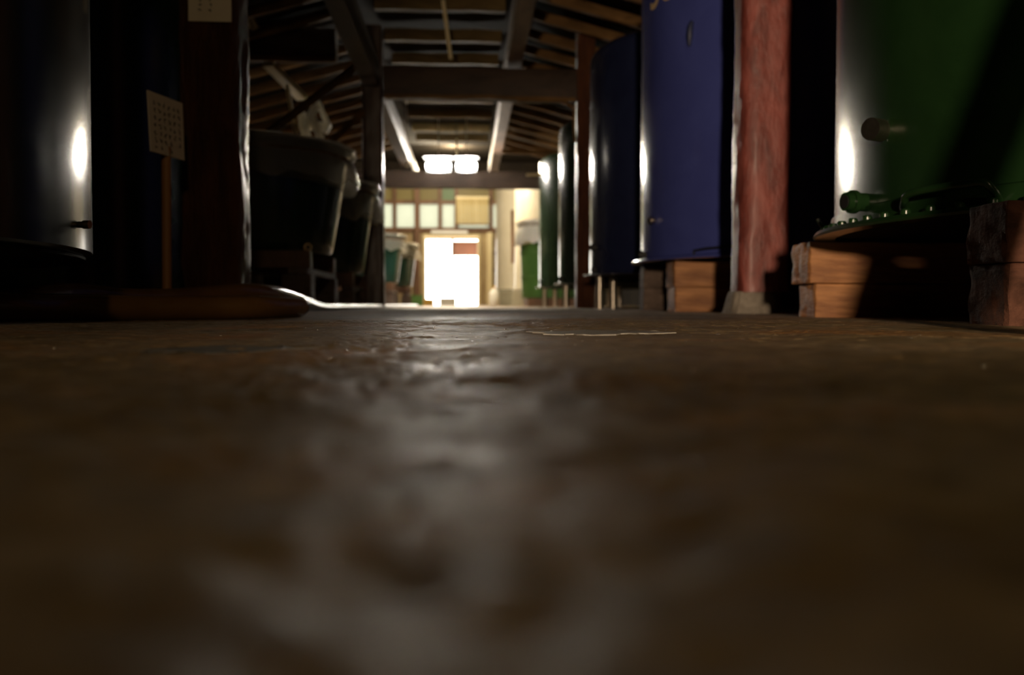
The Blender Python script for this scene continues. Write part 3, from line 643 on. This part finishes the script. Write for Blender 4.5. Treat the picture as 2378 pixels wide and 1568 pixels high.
# ------------------------------------------------------------ hoses on the floor
def hose(pts, r, label, end=False):
    P = spline(pts, 14)
    rs = [r]*len(P)
    if not end:
        for i_, p_ in enumerate(P): k_ = min(1, max(0, (p_.y-3.3)/1.5)); rs[i_] = r*(1-.42*k_); p_.z -= r*.42*k_
    if end:
        rs[-1] = r*.35; rs[-2] = r*.9; P[-1] = P[-2]+(P[-1]-P[-2]).normalized()*r*.5
    return tag(MB().tube(P, rs, 20).build('hose', hose_mat, smooth=True), label, 'hose')
def hp(px, ytop, Y, r):
    q = at(px, ytop, Y); q.z = max(q.z-r, fz(q.x, q.y)+r); return q
r = .030
hose([hp(-1300, 690, .9, r), hp(-900, 690, 1.1, r), hp(-300, 690, 1.6, r), hp(0, 672, 2.1, r), hp(150, 655, 2.42, r), hp(310, 670, 2.68, r), hp(440, 668, 2.9, r), hp(560, 658, 3.1, r), hp(640, 664, 3.35, r), hp(700, 680, 3.8, r), hp(745, 702, 4.6, r), hp(800, 720, 6, r), hp(870, 720, 8.5, r), hp(930, 720, 12, r), hp(968, 720, 17, r)], r,
     'long brown hose snaking from the left edge along the aisle towards the doorway')
r = .03
hose([hp(-900, 800, 1.3, r), hp(-300, 800, 1.75, r), hp(0, 800, 2.0, r), hp(150, 800, 2.2, r), hp(320, 800, 2.36, r), hp(480, 800, 2.5, r), hp(600, 800, 2.62, r), hp(703, 800, 2.9, r)], r,
     'short brown hose in front of the long one, its shiny end towards the aisle', True)
# ------------------------------------------------------------ floor marks
def patch(name, label, cat, pts, Yc, mat, seed, th=.0012):
    vs = []; n = 60; cx_, cy_, rx, ry = pts
    for k in range(n):
        a = 2*PI*k/n; q = 1+.45*noise.noise(Vector((math.cos(a)*2.2+seed, math.sin(a)*2.2, 0)))+.25*noise.noise(Vector((math.cos(a)*6+seed, math.sin(a)*6, 3)))
        vs.append((cx_+rx*q*math.cos(a), cy_+ry*q*math.sin(a)))
    V = [(x, y, fz(x, y)+.0006) for x, y in vs]+[(x, y, fz(x, y)+.0006+th) for x, y in vs]
    fs = [tuple(range(n)), tuple(range(2*n-1, n-1, -1))]+[(k, (k+1)%n, n+(k+1)%n, n+k) for k in range(n)]
    return tag(MB().add(V, fs).build(name, mat), label, cat)
flake = M('grey_floor_film', (.30, .27, .22), .35, scale=40, c2=(.42, .38, .32), bump=.3, bscale=60)
patch('floor_film', 'thin pale grey film peeling off the floor right of the middle', 'film', (.17, 1.27, .085, .065), 0, flake, 2)
patch('floor_film', 'dull grey worn film on the floor left of the middle', 'film', (-.22, .90, .07, .05), 0, M('dull_floor_film', (.11, .095, .075), .55, scale=40, c2=(.15, .13, .10)), 7, .0006)
b = MB(); random.seed(21)
for _ in range(420):
    y = .5*math.exp(random.random()*1.8); x = random.gauss(-.045*y, .10+.10*y) if y < 2.1 else random.gauss(.1, .1); r = random.uniform(.0006, .0018)*(1 if random.random() < .85 else 1.7)
    z = fz(x, y); n_ = 10; V = []
    for q, hh in ((1, -.0006), (.92, .06*r), (.6, .18*r)): V += [(x+r*q*math.cos(2*PI*k/n_), y+r*q*math.sin(2*PI*k/n_), z+hh) for k in range(n_)]
    V.append((x, y, z+.24*r))
    fs = [(i*n_+k, i*n_+(k+1)%n_, (i+1)*n_+(k+1)%n_, (i+1)*n_+k) for i in range(2) for k in range(n_)]+[(2*n_+k, 2*n_+(k+1)%n_, 3*n_) for k in range(n_)]
    b.add(V, fs)
tag(b.build('glint_flecks', M('glint_metal', (.9, .85, .75), .16, metal=.85, spec=1.0), smooth=True), 'tiny metallic droplets scattered over the floor of the aisle', 'flecks', kind='stuff')  # pale metallic domes added to make the floor glint
# ------------------------------------------------------------ things behind and beside the camera, out of the frame
t = thing('floor_shade_case', (0, -.55, 0), 'unseen low black case added behind the camera to shade the near floor', 'case')  # blocker added out of view to keep lamp light off the near floor
MB().box(-.75, .45, -.75, -.45, 0, .115).build('case_body', black_rub, t, bevel=.012)
MB().box(-.76, .46, -.76, -.44, .115, .135).build('case_lid', black_rub, t, bevel=.006)
MB().tube(spline([(-.25, -.44, .07), (-.24, -.40, .07), (-.06, -.40, .07), (-.05, -.44, .07)], 5), .008, 8).build('handle', black_rub, t)
t = thing('shadow_post', (.68, .95, 0), 'unseen tilted wooden post in a heavy foot, added right of the camera to shade the green tank', 'post')  # added out of view to cast the diagonal shadow on the green tank
MB().bar((.668, .975, .03), (.85, .65, .95), .075, .05).build('post_shaft', grey_wood, t, bevel=.005)
MB().box(.66, .80, .86, 1.0, 0, .035).build('foot', grey_wood, t, bevel=.005)
# ------------------------------------------------------------ clutter by the doorway
def crate(px, Y, w_, h, mat, label):
    p = at(px, 706, Y); x, y = p.x, Y; t = thing('crate', (x, y, 0), label, 'crate')
    b = MB(); b.box(x-w_/2, x+w_/2, y-w_*.4, y+w_*.4, 0, .02)
    for q in (-1, 1):
        b.box(x-w_/2, x+w_/2, y+q*w_*.4-.01, y+q*w_*.4+.01, 0, h); b.box(x+q*w_/2-.01, x+q*w_/2+.01, y-w_*.4, y+w_*.4, 0, h)
    b.build('crate_body', mat, t, bevel=.005)
    MB().box(x-w_/2-.015, x+w_/2+.015, y-w_*.4-.015, y-w_*.4+.0, h-.03, h).box(x-w_/2-.015, x+w_/2+.015, y+w_*.4, y+w_*.4+.015, h-.03, h).build('crate_rim', mat, t)
crate(969, 20.5, .22, .22, bright_green, 'small green crate left of the bright doorway')
crate(995, 24, .24, .16, yellow_pl, 'small yellow crate at the left foot of the bright doorway')
crate(1040, 26, .4, .2, white_pl, 'white crate on the floor in the bright doorway')
p = at(1148, 700, 19.0)
t = thing('white_jug', (p.x, 19.0, 0), 'white plastic jug on the floor right of the pale post', 'jug')
MB().lathe(p.x, 19.0, [(0, 0), (.09, 0), (.1, .02), (.1, .24), (.06, .31), (.03, .33), (.03, .36)], 24).build('jug_body', white_pl, t, smooth=True)
MB().lathe(p.x, 19.0, [(.034, .345), (.034, .375), (0, .38)], 16).build('cap', yellow_pl, t, smooth=True)
a = at(1062, 525, 27.8)
t = thing('slat_blind', (.15, 27.8, 2.25), 'yellow slatted blind hanging over the windows above the doorway', 'blind')
b = MB()
for k in range(18): b.box(-.30+.05*k, -.255+.05*k, 27.78, 27.795, 2.26, 3.0)
b.build('slats', blind_mat, t)
MB().box(-.31, .61, 27.76, 27.93, 2.96, 3.02).build('head_rail', pale_wood, t)
MB().box(-.31, .61, 27.76, 27.80, 2.23, 2.27).build('bottom_rail', frame_wood, t)
